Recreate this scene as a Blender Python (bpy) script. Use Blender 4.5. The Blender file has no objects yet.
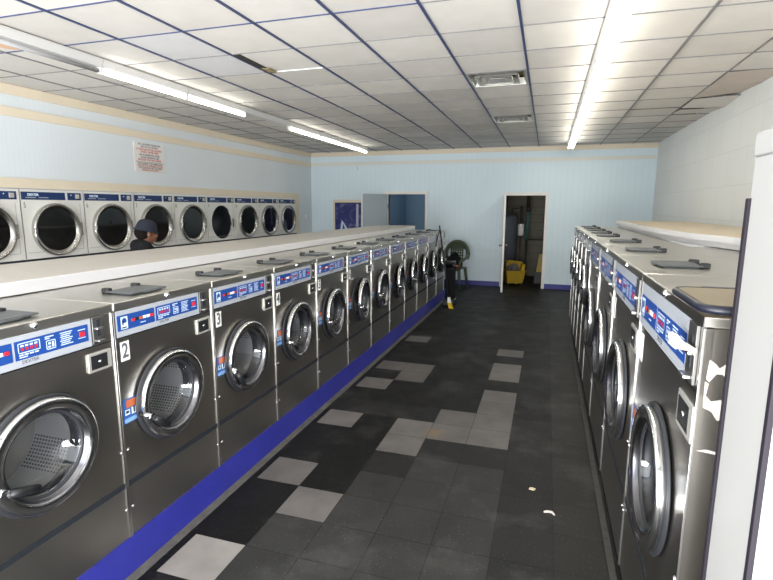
import bpy, bmesh, math, random
from mathutils import Vector, Matrix
random.seed(7)
S = bpy.context.scene
COL = S.collection
PI = math.pi

# ------------------------------------------------------------------ helpers
def link(o, parent=None):
    COL.objects.link(o)
    if parent is not None:
        o.parent = parent
    return o

class MB:
    """collects shapes in one bmesh -> ONE mesh object"""
    def __init__(s):
        s.bm = bmesh.new(); s.mats = []
    def mi(s, m):
        if m not in s.mats: s.mats.append(m)
        return s.mats.index(m)
    def face(s, pts, m, smooth=False):
        f = s.bm.faces.new([s.bm.verts.new(p) for p in pts]); f.material_index = s.mi(m); f.smooth = smooth
        return f
    def box(s, x0, x1, y0, y1, z0, z1, m, bev=0.0, seg=2):
        vs = [s.bm.verts.new((x, y, z)) for x in (x0, x1) for y in (y0, y1) for z in (z0, z1)]
        idx = [(0,1,3,2),(4,6,7,5),(0,4,5,1),(2,3,7,6),(0,2,6,4),(1,5,7,3)]
        fs = []
        for q in idx:
            f = s.bm.faces.new([vs[i] for i in q]); f.material_index = s.mi(m); fs.append(f)
        if bev > 0:
            es = list({e for f in fs for e in f.edges})
            r = bmesh.ops.bevel(s.bm, geom=es, offset=bev, segments=seg, profile=.5, affect='EDGES', material=-1)
            for f in r['faces']: f.material_index = s.mi(m); f.smooth = True
        return s
    def tube(s, pts, radii, m, seg=12, cap=True, sy=1.0):
        pts = [Vector(p) for p in pts]
        if not isinstance(radii, (list, tuple)): radii = [radii] * len(pts)
        rings = []; prev = None
        for i, p in enumerate(pts):
            d = (pts[min(i+1, len(pts)-1)] - pts[max(i-1, 0)]).normalized()
            if prev is None:
                a = Vector((0, 0, 1)) if abs(d.z) < .9 else Vector((1, 0, 0))
                u = d.cross(a).normalized()
            else:
                u = (prev - d * prev.dot(d)).normalized()
            v = d.cross(u); prev = u
            rings.append([s.bm.verts.new(p + (u*math.cos(2*PI*k/seg) + v*math.sin(2*PI*k/seg)*sy) * radii[i]) for k in range(seg)])
        for a, b in zip(rings, rings[1:]):
            for k in range(seg):
                f = s.bm.faces.new((a[k], a[(k+1) % seg], b[(k+1) % seg], b[k])); f.smooth = True; f.material_index = s.mi(m)
        if cap:
            for r in (rings[0][::-1], rings[-1]):
                f = s.bm.faces.new(r); f.material_index = s.mi(m)
        return s
    def lathe(s, prof, m, axis='x', c=(0, 0, 0), seg=48, close=False):
        """prof: (along, radius); m one material or a list per segment"""
        c = Vector(c); rings = []
        def pt(t, r, a):
            if axis == 'x': return c + Vector((t, r*math.cos(a), r*math.sin(a)))
            if axis == 'y': return c + Vector((r*math.cos(a), t, r*math.sin(a)))
            return c + Vector((r*math.cos(a), r*math.sin(a), t))
        for t, r in prof:
            if r < 1e-6: rings.append([s.bm.verts.new(pt(t, 0, 0))])
            else: rings.append([s.bm.verts.new(pt(t, r, 2*PI*k/seg)) for k in range(seg)])
        pairs = list(zip(rings, rings[1:]))
        if close: pairs.append((rings[-1], rings[0]))
        for i, (a, b) in enumerate(pairs):
            mm = m[i] if isinstance(m, list) else m
            for k in range(seg):
                if len(a) == 1 and len(b) == 1: continue
                if len(a) == 1: vs = (a[0], b[k], b[(k+1) % seg])
                elif len(b) == 1: vs = (a[k], a[(k+1) % seg], b[0])
                else: vs = (a[k], a[(k+1) % seg], b[(k+1) % seg], b[k])
                f = s.bm.faces.new(vs); f.smooth = True; f.material_index = s.mi(mm)
        return s
    def prism(s, poly, axis, a, b, m):
        """extrude a 2D polygon along an axis from a to b"""
        def P(u, v, t):
            return {'x': (t, u, v), 'y': (u, t, v), 'z': (u, v, t)}[axis]
        A = [s.bm.verts.new(P(u, v, a)) for u, v in poly]; B = [s.bm.verts.new(P(u, v, b)) for u, v in poly]
        n = len(poly)
        for f in ([A[::-1], B] + [[A[i], A[(i+1) % n], B[(i+1) % n], B[i]] for i in range(n)]):
            ff = s.bm.faces.new(f); ff.material_index = s.mi(m)
        return s
    def holed(s, y0, y1, z0, z1, yc, zc, r, x, m, n=48, wob=None):
        """flat rectangle at x with a round hole"""
        ang = [2*PI*k/n for k in range(n)]
        for yy, zz in ((y0,z0),(y1,z0),(y1,z1),(y0,z1)):
            ang.append(math.atan2(zz-zc, yy-yc) % (2*PI))
        ang = sorted(set(round(a, 5) for a in ang))
        I, O = [], []
        for a in ang:
            c, d = math.cos(a), math.sin(a)
            rr = r if wob is None else r + wob(a)
            I.append(s.bm.verts.new((x, yc+rr*c, zc+rr*d)))
            t = 1e9
            if c > 1e-9: t = min(t, (y1-yc)/c)
            if c < -1e-9: t = min(t, (y0-yc)/c)
            if d > 1e-9: t = min(t, (z1-zc)/d)
            if d < -1e-9: t = min(t, (z0-zc)/d)
            O.append(s.bm.verts.new((x, yc+t*c, zc+t*d)))
        n = len(ang)
        for k in range(n):
            f = s.bm.faces.new((I[k], O[k], O[(k+1) % n], I[(k+1) % n])); f.material_index = s.mi(m)
        return s
    def blob(s, c, r, m, seg=16, rot=None):
        if not isinstance(r, (list, tuple)): r = (r, r, r)
        res = bmesh.ops.create_uvsphere(s.bm, u_segments=seg, v_segments=max(8, seg*2//3), radius=1)
        M = Matrix.Translation(c) @ (rot.to_matrix().to_4x4() if rot else Matrix()) @ Matrix.Diagonal((r[0], r[1], r[2], 1))
        bmesh.ops.transform(s.bm, matrix=M, verts=res['verts'])
        for f in {f for v in res['verts'] for f in v.link_faces}:
            f.smooth = True; f.material_index = s.mi(m)
        return s
    def build(s, name, parent=None, loc=(0, 0, 0), fix=True):
        if fix: bmesh.ops.recalc_face_normals(s.bm, faces=s.bm.faces)
        me = bpy.data.meshes.new(name); s.bm.to_mesh(me); s.bm.free()
        for m in s.mats: me.materials.append(m)
        o = bpy.data.objects.new(name, me); link(o, parent); o.location = loc
        return o

def thing(name, label, cat, loc=(0, 0, 0), rz=0.0, group=None):
    o = bpy.data.objects.new(name, None); link(o)
    o.empty_display_size = .1
    o.location = loc; o.rotation_euler = (0, 0, rz)
    return tag(o, label, cat, group)

def tag(o, label, cat, group=None):
    o['label'] = label; o['category'] = cat
    if group: o['group'] = group
    return o

def struct(o):
    o['kind'] = 'structure'; return o

def copy_tree(o, parent=None):
    c = o.copy(); COL.objects.link(c)
    if parent is not None: c.parent = parent
    for ch in list(o.children): copy_tree(ch, c)
    return c

def text_mesh(name, body, size, m, parent, M, align='CENTER', extrude=0.0004, bold=0.0):
    cu = bpy.data.curves.new(name, 'FONT'); cu.body = body; cu.size = size; cu.align_x = align; cu.align_y = 'CENTER'
    cu.extrude = extrude; cu.offset = bold; cu.resolution_u = 3
    t = bpy.data.objects.new(name, cu); COL.objects.link(t)
    dg = bpy.context.evaluated_depsgraph_get(); dg.update()
    me = bpy.data.meshes.new_from_object(t.evaluated_get(dg))
    bpy.data.objects.remove(t); bpy.data.curves.remove(cu)
    me.transform(M); me.materials.clear(); me.materials.append(m); me.name = name
    o = bpy.data.objects.new(name, me); link(o, parent)
    return o

# text lying in a plane facing +X (reading left to right along +Y)
FACE_X = Matrix(((0, 0, 1, 0), (1, 0, 0, 0), (0, 1, 0, 0), (0, 0, 0, 1)))
def at_x(x, y, z): return Matrix.Translation((x, y, z)) @ FACE_X

# ------------------------------------------------------------------ materials
def mat(name, color, rough=.5, metal=0.0, var=0.0, vscale=8.0, bump=0.0, bscale=60.0, stretch=None, emit=None, coat=0.0, spec=.5, rvar=0.0):
    m = bpy.data.materials.new(name); m.use_nodes = True
    nt = m.node_tree; N = nt.nodes; L = nt.links
    b = N['Principled BSDF']
    c = (*color, 1)
    b.inputs['Base Color'].default_value = c
    b.inputs['Roughness'].default_value = rough; b.inputs['Metallic'].default_value = metal
    b.inputs['Coat Weight'].default_value = coat; b.inputs['Specular IOR Level'].default_value = spec
    if emit: 
        b.inputs['Emission Color'].default_value = (*emit[0], 1); b.inputs['Emission Strength'].default_value = emit[1]
    if var or bump or rvar:
        tc = N.new('ShaderNodeTexCoord'); mp = N.new('ShaderNodeMapping'); L.new(tc.outputs['Object'], mp.inputs[0])
        if stretch: mp.inputs['Scale'].default_value = stretch
        nz = N.new('ShaderNodeTexNoise'); nz.inputs['Scale'].default_value = vscale; nz.inputs['Detail'].default_value = 4
        L.new(mp.outputs[0], nz.inputs['Vector'])
        if var:
            mx = N.new('ShaderNodeMix'); mx.data_type = 'RGBA'
            mx.inputs[6].default_value = tuple(max(0, k*(1-var)) for k in color) + (1,)
            mx.inputs[7].default_value = tuple(min(1, k*(1+var)) for k in color) + (1,)
            L.new(nz.outputs[0], mx.inputs[0]); L.new(mx.outputs[2], b.inputs['Base Color'])
        if rvar:
            mr = N.new('ShaderNodeMapRange'); mr.inputs[3].default_value = max(.02, rough-rvar); mr.inputs[4].default_value = rough+rvar
            L.new(nz.outputs[0], mr.inputs[0]); L.new(mr.outputs[0], b.inputs['Roughness'])
        if bump:
            n2 = N.new('ShaderNodeTexNoise'); n2.inputs['Scale'].default_value = bscale; n2.inputs['Detail'].default_value = 3
            L.new(mp.outputs[0], n2.inputs['Vector'])
            bp = N.new('ShaderNodeBump'); bp.inputs['Strength'].default_value = bump; bp.inputs['Distance'].default_value = .01
            L.new(n2.outputs[0], bp.inputs['Height']); L.new(bp.outputs[0], b.inputs['Normal'])
    return m

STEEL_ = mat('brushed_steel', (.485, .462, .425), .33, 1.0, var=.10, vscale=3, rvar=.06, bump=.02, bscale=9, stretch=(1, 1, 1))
STEELDIM = mat('steel_right_dim', (.33, .315, .29), .32, 1.0, var=.1, vscale=3, rvar=.05)  # same steel darkened, painting in the right row's dim reflections
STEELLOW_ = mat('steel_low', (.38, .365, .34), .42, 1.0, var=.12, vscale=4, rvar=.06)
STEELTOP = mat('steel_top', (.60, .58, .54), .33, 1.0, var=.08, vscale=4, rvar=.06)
STEELEDGE = mat('steel_edge', (.56, .555, .55), .28, 1.0)
CHROME = mat('chrome', (.82, .83, .85), .09, 1.0)
SLOTM = mat('slot_metal', (.20, .20, .20), .38, .9)
DARKSTEEL = mat('dark_steel', (.20, .20, .215), .22, 1.0)
SATIN = mat('satin_metal', (.52, .51, .49), .26, 1.0)
GASKET = mat('black_rubber', (.025, .027, .032), .45)
BLACKP = mat('black_plastic', (.015, .016, .018), .35)
GREYLID = mat('grey_lid', (.085, .095, .10), .42)
PANELGREY = mat('console_grey', (.37, .395, .44), .35)
PANELBLUE = mat('console_blue', (.014, .062, .28), .35)
PANELPALE = mat('console_pale', (.55, .60, .66), .4)
GLYPH = mat('print_light_blue', (.62, .75, .90), .5)
GLYPHD = mat('print_dark', (.10, .10, .12), .5)
RED = mat('red_button', (.62, .02, .03), .35)
ORANGE = mat('orange_print', (.45, .10, .025), .4)
WHITEP = mat('white_plastic', (.82, .82, .80), .4)
SILVERP = mat('silver_plastic', (.55, .54, .51), .3, .5)
STICK = mat('sticker_blue', (.025, .10, .34), .45)
SEAM = mat('seam_dark', (.016, .020, .027), .5)
BLUEPAINT = mat('blue_paint', (.024, .028, .25), .42, var=.25, vscale=5, bump=.15, bscale=30)
NAVYEN = mat('navy_enamel', (.010, .032, .12), .4, spec=.3)
ENAMEL = mat('white_enamel', (.72, .72, .69), .35, var=.03, vscale=3)
CREAM = mat('cream_paint', (.71, .63, .50), .5, var=.05, vscale=4)
CREAML = mat('cream_laminate', (.50, .465, .415), .4, var=.08, vscale=5)
WHITELAM = mat('white_laminate', (.74, .74, .76), .4)
CABPAINT = mat('cabinet_white', (.37, .37, .365), .45)
WHITEPAINT = mat('white_paint', (.78, .77, .74), .45, var=.04, vscale=6)
TAN = mat('tan_laminate', (.58, .49, .36), .5, var=.12, vscale=5)
DARKEDGE = mat('dark_edging', (.018, .015, .022), .6, spec=.2)
BEIGEWALL = mat('beige_front', (.70, .55, .48), .6)
TRAYTAN = mat('tray_tan', (.27, .22, .14), .38, var=.1, vscale=9)
NAVYRIM = mat('tray_rim', (.006, .008, .018), .4)
GREENPL = mat('green_plastic', (.055, .075, .045), .4)
YELLOW = mat('yellow_plastic', (.38, .25, .012), .45)
GREYFAB = mat('mop_grey', (.10, .10, .095), .9, bump=.6, bscale=40)
BLACKFAB = mat('black_cloth', (.010, .010, .012), .9, spec=.15)
NAVYFAB = mat('navy_cloth', (.007, .011, .024), .85, bump=.2, bscale=200)
JEANS = mat('denim', (.03, .045, .09), .85)
SKIN = mat('skin', (.22, .095, .055), .5, var=.08, vscale=20)
EYEW = mat('eye_white', (.7, .68, .64), .3)
HAIR = mat('dark_hair', (.010, .008, .007), .9, spec=.1)
LIP = mat('lip', (.20, .06, .05), .45)
CONCRETE = mat('concrete_grime', (.11, .105, .095), .9, var=.5, vscale=14, bump=.5, bscale=40)
UTILWALL = mat('utility_block', (.16, .15, .12), .9, var=.3, vscale=4)
UTILGREY = mat('heater_grey', (.12, .14, .17), .5)
COPPER = mat('pipe_dark', (.07, .06, .05), .5, .5)
PIPEGR = mat('pipe_green', (.06, .16, .16), .5)
ROOMBLUE = mat('room_blue', (.17, .28, .40), .6)
DOORPAINT = mat('door_grey_blue', (.44, .51, .56), .5)
PLENUM = mat('plenum_dark', (.02, .018, .015), .9)
GRIDNAVY = mat('grid_navy', (.035, .05, .13), .45)
GRIDDARK = mat('grid_dark', (.17, .17, .175), .5)
GRIDWHITE = mat('grid_white', (.75, .78, .82), .4)
PAPER = mat('paper', (.50, .47, .43), .8)
BRISTLE = mat('bristle_yellow', (.70, .48, .02), .7)
BULB = mat('tube_lit', (1, 1, 1), .4, emit=((1.0, .955, .84), 17.0))
BULBOFF = mat('tube_unlit', (.36, .36, .37), .25)
HOUSING = mat('fixture_white', (.58, .58, .575), .4)
SIGNBG = mat('sign_plate', (.72, .70, .68), .18)
SIGNRED = mat('sign_red', (.50, .10, .08), .6)
SIGNBLK = mat('sign_black', (.16, .15, .17), .6)
ALU = mat('diffuser_alu', (.60, .60, .57), .35, .7, var=.25, vscale=12)
BRICKTAN = mat('vent_core', (.25, .20, .10), .7)

def glass_mat(name, tint=(1, 1, 1), f=.10, rough=.02):
    m = bpy.data.materials.new(name); m.use_nodes = True; nt = m.node_tree; N = nt.nodes; L = nt.links
    N.remove(N['Principled BSDF']); out = N['Material Output']
    tr = N.new('ShaderNodeBsdfTransparent'); tr.inputs[0].default_value = (*tint, 1)
    gl = N.new('ShaderNodeBsdfGlossy'); gl.inputs['Roughness'].default_value = rough
    fr = N.new('ShaderNodeFresnel'); fr.inputs[0].default_value = 1.5
    mx = N.new('ShaderNodeMixShader'); ad = N.new('ShaderNodeMath'); ad.operation = 'ADD'; ad.inputs[1].default_value = f; ad.use_clamp = True
    L.new(fr.outputs[0], ad.inputs[0]); L.new(ad.outputs[0], mx.inputs[0]); L.new(tr.outputs[0], mx.inputs[1]); L.new(gl.outputs[0], mx.inputs[2]); L.new(mx.outputs[0], out.inputs[0])
    return m
GLASS = glass_mat('door_glass', (.95, .97, 1.0), .02)
GLASSD = glass_mat('dryer_glass', (.30, .36, .40), .03)

def drum_mat():
    m = mat('perforated_drum', (.7, .7, .7), .42, .25); nt = m.node_tree; N = nt.nodes; L = nt.links; b = N['Principled BSDF']
    tc = N.new('ShaderNodeTexCoord'); sp = N.new('ShaderNodeSeparateXYZ'); L.new(tc.outputs['Object'], sp.inputs[0])
    def M(op, a, bb=None, c=None):
        n = N.new('ShaderNodeMath'); n.operation = op
        for i, v in enumerate((a, bb, c)):
            if v is None: continue
            if isinstance(v, (int, float)): n.inputs[i].default_value = v
            else: L.new(v, n.inputs[i])
        return n.outputs[0]
    ang = M('ARCTAN2', sp.outputs[2], sp.outputs[1])
    u = M('SUBTRACT', M('FRACT', M('MULTIPLY', ang, 104/(2*PI))), .5)
    v = M('SUBTRACT', M('FRACT', M('MULTIPLY', sp.outputs[0], 56.0)), .5)
    d = M('SQRT', M('ADD', M('MULTIPLY', u, u), M('MULTIPLY', v, v)))
    hole = M('LESS_THAN', d, .27)
    band = M('LESS_THAN', M('FRACT', M('MULTIPLY', ang, 6/(2*PI))), .72)
    band2 = M('GREATER_THAN', M('FRACT', M('MULTIPLY', ang, 6/(2*PI))), .12)
    h = M('MULTIPLY', hole, M('MULTIPLY', band, band2))
    mx = N.new('ShaderNodeMix'); mx.data_type = 'RGBA'; mx.inputs[6].default_value = (.92, .92, .92, 1); mx.inputs[7].default_value = (.03, .02, .02, 1)
    L.new(h, mx.inputs[0]); L.new(mx.outputs[2], b.inputs['Base Color'])
    return m
DRUM = drum_mat()
DRYDRUM = mat('dryer_drum', (.05, .06, .07), .5, .4)

def panel_wall(name, color, axis, period=.10, dep=.10):
    """painted vertical-groove panelling"""
    m = mat(name, color, .55); nt = m.node_tree; N = nt.nodes; L = nt.links; b = N['Principled BSDF']
    tc = N.new('ShaderNodeTexCoord'); sp = N.new('ShaderNodeSeparateXYZ'); L.new(tc.outputs['Object'], sp.inputs[0])
    mu = N.new('ShaderNodeMath'); mu.operation = 'MULTIPLY'; mu.inputs[1].default_value = 1/period; L.new(sp.outputs[axis], mu.inputs[0])
    fr = N.new('ShaderNodeMath'); fr.operation = 'FRACT'; L.new(mu.outputs[0], fr.inputs[0])
    lt = N.new('ShaderNodeMath'); lt.operation = 'LESS_THAN'; lt.inputs[1].default_value = .07; L.new(fr.outputs[0], lt.inputs[0])
    nz = N.new('ShaderNodeTexNoise'); nz.inputs['Scale'].default_value = 1.2; L.new(tc.outputs['Object'], nz.inputs['Vector'])
    mv = N.new('ShaderNodeMix'); mv.data_type = 'RGBA'; mv.inputs[6].default_value = tuple(k*.94 for k in color)+(1,); mv.inputs[7].default_value = tuple(min(1, k*1.05) for k in color)+(1,)
    L.new(nz.outputs[0], mv.inputs[0])
    mx = N.new('ShaderNodeMix'); mx.data_type = 'RGBA'; mx.inputs[7].default_value = tuple(k*(1-dep) for k in color)+(1,)
    L.new(mv.outputs[2], mx.inputs[6]); L.new(lt.outputs[0], mx.inputs[0]); L.new(mx.outputs[2], b.inputs['Base Color'])
    return m
WALLBACK = panel_wall('wall_panel_blue', (.67, .795, .87), 0, .12, .07)
WALLLEFT = panel_wall('wall_panel_pale', (.66, .715, .76), 1, .06, .06)

def block_wall(name, color, mortar, w, h):
    m = mat(name, color, .7); nt = m.node_tree; N = nt.nodes; L = nt.links; b = N['Principled BSDF']
    tc = N.new('ShaderNodeTexCoord'); mp = N.new('ShaderNodeMapping'); mp.inputs['Rotation'].default_value = (0, 0, 0)
    sp = N.new('ShaderNodeSeparateXYZ'); cb = N.new('ShaderNodeCombineXYZ'); L.new(tc.outputs['Object'], sp.inputs[0])
    ad = N.new('ShaderNodeMath'); ad.operation = 'ADD'; L.new(sp.outputs[0], ad.inputs[0]); L.new(sp.outputs[1], ad.inputs[1])
    L.new(ad.outputs[0], cb.inputs[0]); L.new(sp.outputs[2], cb.inputs[1])
    br = N.new('ShaderNodeTexBrick'); L.new(cb.outputs[0], br.inputs[0])
    br.inputs['Color1'].default_value = (*color, 1); br.inputs['Color2'].default_value = tuple(k*.96 for k in color)+(1,)
    br.inputs['Mortar'].default_value = (*mortar, 1); br.inputs['Scale'].default_value = 1; br.inputs['Mortar Size'].default_value = .006
    br.inputs['Brick Width'].default_value = w; br.inputs['Row Height'].default_value = h
    L.new(br.outputs[0], b.inputs['Base Color'])
    return m
WALLRIGHT = block_wall('painted_block', (.66, .69, .70), (.585, .61, .62), .62, .41)
UTILBLOCK = block_wall('utility_blocks', (.20, .19, .15), (.12, .11, .09), .40, .20)

def attr_mat(name, rough, attr='col', grout=None, stain=None, bump=0, speck=0.0):
    m = bpy.data.materials.new(name); m.use_nodes = True; nt = m.node_tree; N = nt.nodes; L = nt.links; b = N['Principled BSDF']
    at = N.new('ShaderNodeAttribute'); at.attribute_name = attr; col = at.outputs['Color']
    tc = N.new('ShaderNodeTexCoord')
    nz = N.new('ShaderNodeTexNoise'); nz.inputs['Scale'].default_value = 5; nz.inputs['Detail'].default_value = 6; L.new(tc.outputs['Object'], nz.inputs['Vector'])
    mr = N.new('ShaderNodeMapRange'); mr.inputs[1].default_value = .25; mr.inputs[2].default_value = .75; mr.inputs[3].default_value = (.78 if speck else .95); mr.inputs[4].default_value = (1.2 if speck else 1.04)
    L.new(nz.outputs[0], mr.inputs[0])
    mu = N.new('ShaderNodeVectorMath'); mu.operation = 'SCALE'; L.new(col, mu.inputs[0]); L.new(mr.outputs[0], mu.inputs['Scale']); col = mu.outputs[0]
    if speck:
        n3 = N.new('ShaderNodeTexNoise'); n3.inputs['Scale'].default_value = 110; n3.inputs['Detail'].default_value = 2; L.new(tc.outputs['Object'], n3.inputs['Vector'])
        m3 = N.new('ShaderNodeMapRange'); m3.inputs[1].default_value = .66; m3.inputs[2].default_value = .78; m3.inputs[3].default_value = 0; m3.inputs[4].default_value = speck
        L.new(n3.outputs[0], m3.inputs[0])
        x3 = N.new('ShaderNodeMix'); x3.data_type = 'RGBA'; x3.inputs[7].default_value = (.42, .41, .39, 1); L.new(m3.outputs[0], x3.inputs[0]); L.new(col, x3.inputs[6]); col = x3.outputs[2]
        n4 = N.new('ShaderNodeTexNoise'); n4.inputs['Scale'].default_value = 1.7; n4.inputs['Detail'].default_value = 7; n4.inputs['Roughness'].default_value = .65; L.new(tc.outputs['Object'], n4.inputs['Vector'])
        m4 = N.new('ShaderNodeMapRange'); m4.inputs[1].default_value = .52; m4.inputs[2].default_value = .72; m4.inputs[3].default_value = 0; m4.inputs[4].default_value = .16
        L.new(n4.outputs[0], m4.inputs[0])
        x4 = N.new('ShaderNodeMix'); x4.data_type = 'RGBA'; x4.inputs[7].default_value = (.24, .235, .22, 1); L.new(m4.outputs[0], x4.inputs[0]); L.new(col, x4.inputs[6]); col = x4.outputs[2]
    if stain:
        for (sx, sy, sr) in stain:
            vs = N.new('ShaderNodeVectorMath'); vs.operation = 'SUBTRACT'; L.new(tc.outputs['Object'], vs.inputs[0]); vs.inputs[1].default_value = (sx, sy, 0)
            vl = N.new('ShaderNodeVectorMath'); vl.operation = 'LENGTH'; L.new(vs.outputs[0], vl.inputs[0])
            nn = N.new('ShaderNodeTexNoise'); nn.inputs['Scale'].default_value = 16; nn.inputs['Detail'].default_value = 4; L.new(tc.outputs['Object'], nn.inputs['Vector'])
            ma = N.new('ShaderNodeMath'); ma.operation = 'MULTIPLY_ADD'; ma.inputs[1].default_value = sr*2.4; L.new(nn.outputs[0], ma.inputs[0]); L.new(vl.outputs['Value'], ma.inputs[2])
            rr = N.new('ShaderNodeMapRange'); rr.inputs[1].default_value = sr*1.3; rr.inputs[2].default_value = sr*2.2; rr.inputs[3].default_value = .6; rr.inputs[4].default_value = 0
            L.new(ma.outputs[0], rr.inputs[0])
            xs = N.new('ShaderNodeMix'); xs.data_type = 'RGBA'; xs.inputs[7].default_value = (.22, .15, .08, 1); L.new(rr.outputs[0], xs.inputs[0]); L.new(col, xs.inputs[6]); col = xs.outputs[2]
    L.new(col, b.inputs['Base Color'])
    b.inputs['Roughness'].default_value = rough
    if speck:
        b.inputs['Specular IOR Level'].default_value = .3
        mr2 = N.new('ShaderNodeMapRange'); mr2.inputs[3].default_value = rough-.12; mr2.inputs[4].default_value = rough+.15; L.new(nz.outputs[0], mr2.inputs[0]); L.new(mr2.outputs[0], b.inputs['Roughness'])
    if bump:
        bp = N.new('ShaderNodeBump'); bp.inputs['Strength'].default_value = bump; bp.inputs['Distance'].default_value = .01
        n2 = N.new('ShaderNodeTexNoise'); n2.inputs['Scale'].default_value = 90; L.new(tc.outputs['Object'], n2.inputs['Vector']); L.new(n2.outputs[0], bp.inputs['Height']); L.new(bp.outputs[0], b.inputs['Normal'])
    return m

# ------------------------------------------------------------------ dimensions
HC = 3.082; YB = 11.606; XW = -5.65; XR = 2.06; YF = -0.7
XL, ZL = -1.90, 1.342          # front plane / top of the left washers
XRF, ZR = .432, 1.496           # front plane / top of the right washers
TX, TY, TS, TSX = -1.7553, 1.781, .305, .3132
CX, CY, CS = -.8606, 4.0054, .61

# ------------------------------------------------------------------ floor
WHITE = {(0,0),(0,3),(1,2),(0,6),(0,9),(0,11),(1,10),(1,11),(0,15),(2,5),(2,6),(3,6),(3,7),(4,6),(4,7),(4,8),(4,9),(4,11),(4,12),(4,14),(7,12),(7,13),(7,14)}
def floor():
    bm = bmesh.new(); lay = bm.loops.layers.color.new('col'); rnd = random.Random(3)
    a0, a1 = -13, 13; b0, b1 = -9, 40
    for a in range(a0, a1):
        for b in range(b0, b1):
            g = .0016
            x0, x1 = TX+a*TSX+g, TX+(a+1)*TSX-g; y0, y1 = TY+b*TS+g, TY+(b+1)*TS-g
            f = bm.faces.new([bm.verts.new(p) for p in ((x0,y0,0),(x1,y0,0),(x1,y1,0),(x0,y1,0))])
            if (a, b) in WHITE:
                v = rnd.uniform(.50, .57) if b < 2 else rnd.uniform(.37, .43); c = (v, v*.97, v*.95)  # white tiles past the near rows darker: falloff put into the colour
            elif a >= 1 and b < 2 + (a > 1)*2 + (a > 2) and a < 5:
                v = rnd.uniform(.175, .20); c = (v, v, v*.98)
            elif a < 2 and b < 7:
                v = rnd.uniform(.028, .044); c = (v*.95, v, v*1.18)
            elif a >= 6:
                v = rnd.uniform(.135, .155); c = (v*1.02, v, v*.95)
            else:
                v = rnd.uniform(.105, .125) if b < 8 else rnd.uniform(.064, .080); c = (v, v, v*1.02)  # far tiles darkened to paint in the daylight falloff
            for l in f.loops: l[lay] = (*c, 1)
    # dark joints
    X0, X1, Y0, Y1 = TX+a0*TSX, TX+a1*TSX, TY+b0*TS, TY+b1*TS
    f = bm.faces.new([bm.verts.new(p) for p in ((X0,Y0,-.0015),(X1,Y0,-.0015),(X1,Y1,-.0015),(X0,Y1,-.0015))])
    for l in f.loops: l[lay] = (.018, .018, .018, 1)
    me = bpy.data.meshes.new('floor'); bm.to_mesh(me); bm.free()
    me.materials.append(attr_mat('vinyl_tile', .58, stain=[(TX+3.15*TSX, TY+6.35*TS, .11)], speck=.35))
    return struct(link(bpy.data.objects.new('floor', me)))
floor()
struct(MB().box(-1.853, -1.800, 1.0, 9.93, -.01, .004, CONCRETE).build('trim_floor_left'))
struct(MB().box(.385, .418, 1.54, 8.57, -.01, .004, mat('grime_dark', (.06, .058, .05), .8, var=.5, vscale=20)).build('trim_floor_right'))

# ------------------------------------------------------------------ ceiling
def ceiling():
    bm = bmesh.new(); lay = bm.loops.layers.color.new('col'); rnd = random.Random(11)
    for i in range(-9, 6):
        for j in range(-8, 13):
            x0, x1 = CX+i*CS, CX+(i+1)*CS; y0, y1 = CY+j*CS, CY+(j+1)*CS
            if y0 > YB or x0 > XR or x1 < XW: continue
            x0, x1, y1, y0 = max(x0, XW), min(x1, XR), min(y1, YB), max(y0, YF)
            if y1 <= y0: continue
            if (i, j) in ((-1, 2), (0, 2), (0, 6)) and i == 0: continue     # the two air diffusers fill these cells
            v = rnd.uniform(.76, .82); c = (v, v*.985, v*.962)
            z = [HC+.004]*4
            if (i, j) == (-4, 0): c = (.78, .78, .79)
            if (i, j) == (-4, -1): c = (.78, .78, .79)
            if (i, j) == (-3, 0): x0 += .03                                  # slipped tile: dark gap
            if (i, j) == (3, 6): y0 += .07
            if (i, j) == (4, 6): z = [HC-.03, HC-.03, HC+.01, HC+.01]; y0 += .02
            if (i, j) == (4, 5): z = [HC-.02, HC+.0, HC-.035, HC-.02]; y1 -= .03
            if (i, j) == (4, 4): z = [HC+.0, HC+.0, HC+.03, HC-.01]; c = (.74, .71, .68)
            if (i, j) == (4, 3): z = [HC-.01, HC, HC, HC-.015]; c = (.75, .71, .68)
            f = bm.faces.new([bm.verts.new(p) for p in ((x0,y0,z[0]),(x0,y1,z[3]),(x1,y1,z[2]),(x1,y0,z[1]))])
            for l in f.loops: l[lay] = (*c, 1)
    f = bm.faces.new([bm.verts.new(p) for p in ((XW-.1,YF,HC+.12),(XW-.1,YB+.1,HC+.12),(XR+.1,YB+.1,HC+.12),(XR+.1,YF,HC+.12))])
    for l in f.loops: l[lay] = (.02, .018, .015, 1)
    me = bpy.data.meshes.new('ceiling'); bm.to_mesh(me); bm.free()
    me.materials.append(attr_mat('ceiling_tile', .8, bump=.10))
    struct(link(bpy.data.objects.new('ceiling', me)))
    g = MB()
    for i in range(-8, 6):
        x = CX+i*CS
        if XW+.05 < x < XR-.05:
            hw = .0095 if -4 <= i <= 3 else .006
            g.box(x-hw, x+hw, YF, YB, HC-.006, HC+.004, GRIDNAVY if -5 <= i <= 1 else GRIDDARK)
    for j in range(-7, 13):
        y = CY+j*CS
        if y < YB-.02:
            for i in range(-9, 5):
                x0, x1 = max(XW, CX+i*CS), min(XR, CX+(i+1)*CS)
                if x1 - x0 < .03: continue
                g.box(x0, x1, y-.004, y+.004, HC-.003, HC+.004, (GRIDWHITE if (i, j) == (-3, 1) else GRIDNAVY if (j < 0 and i < 0) else GRIDDARK))
    struct(g.build('trim_ceiling_grid'))
ceiling()

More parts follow.
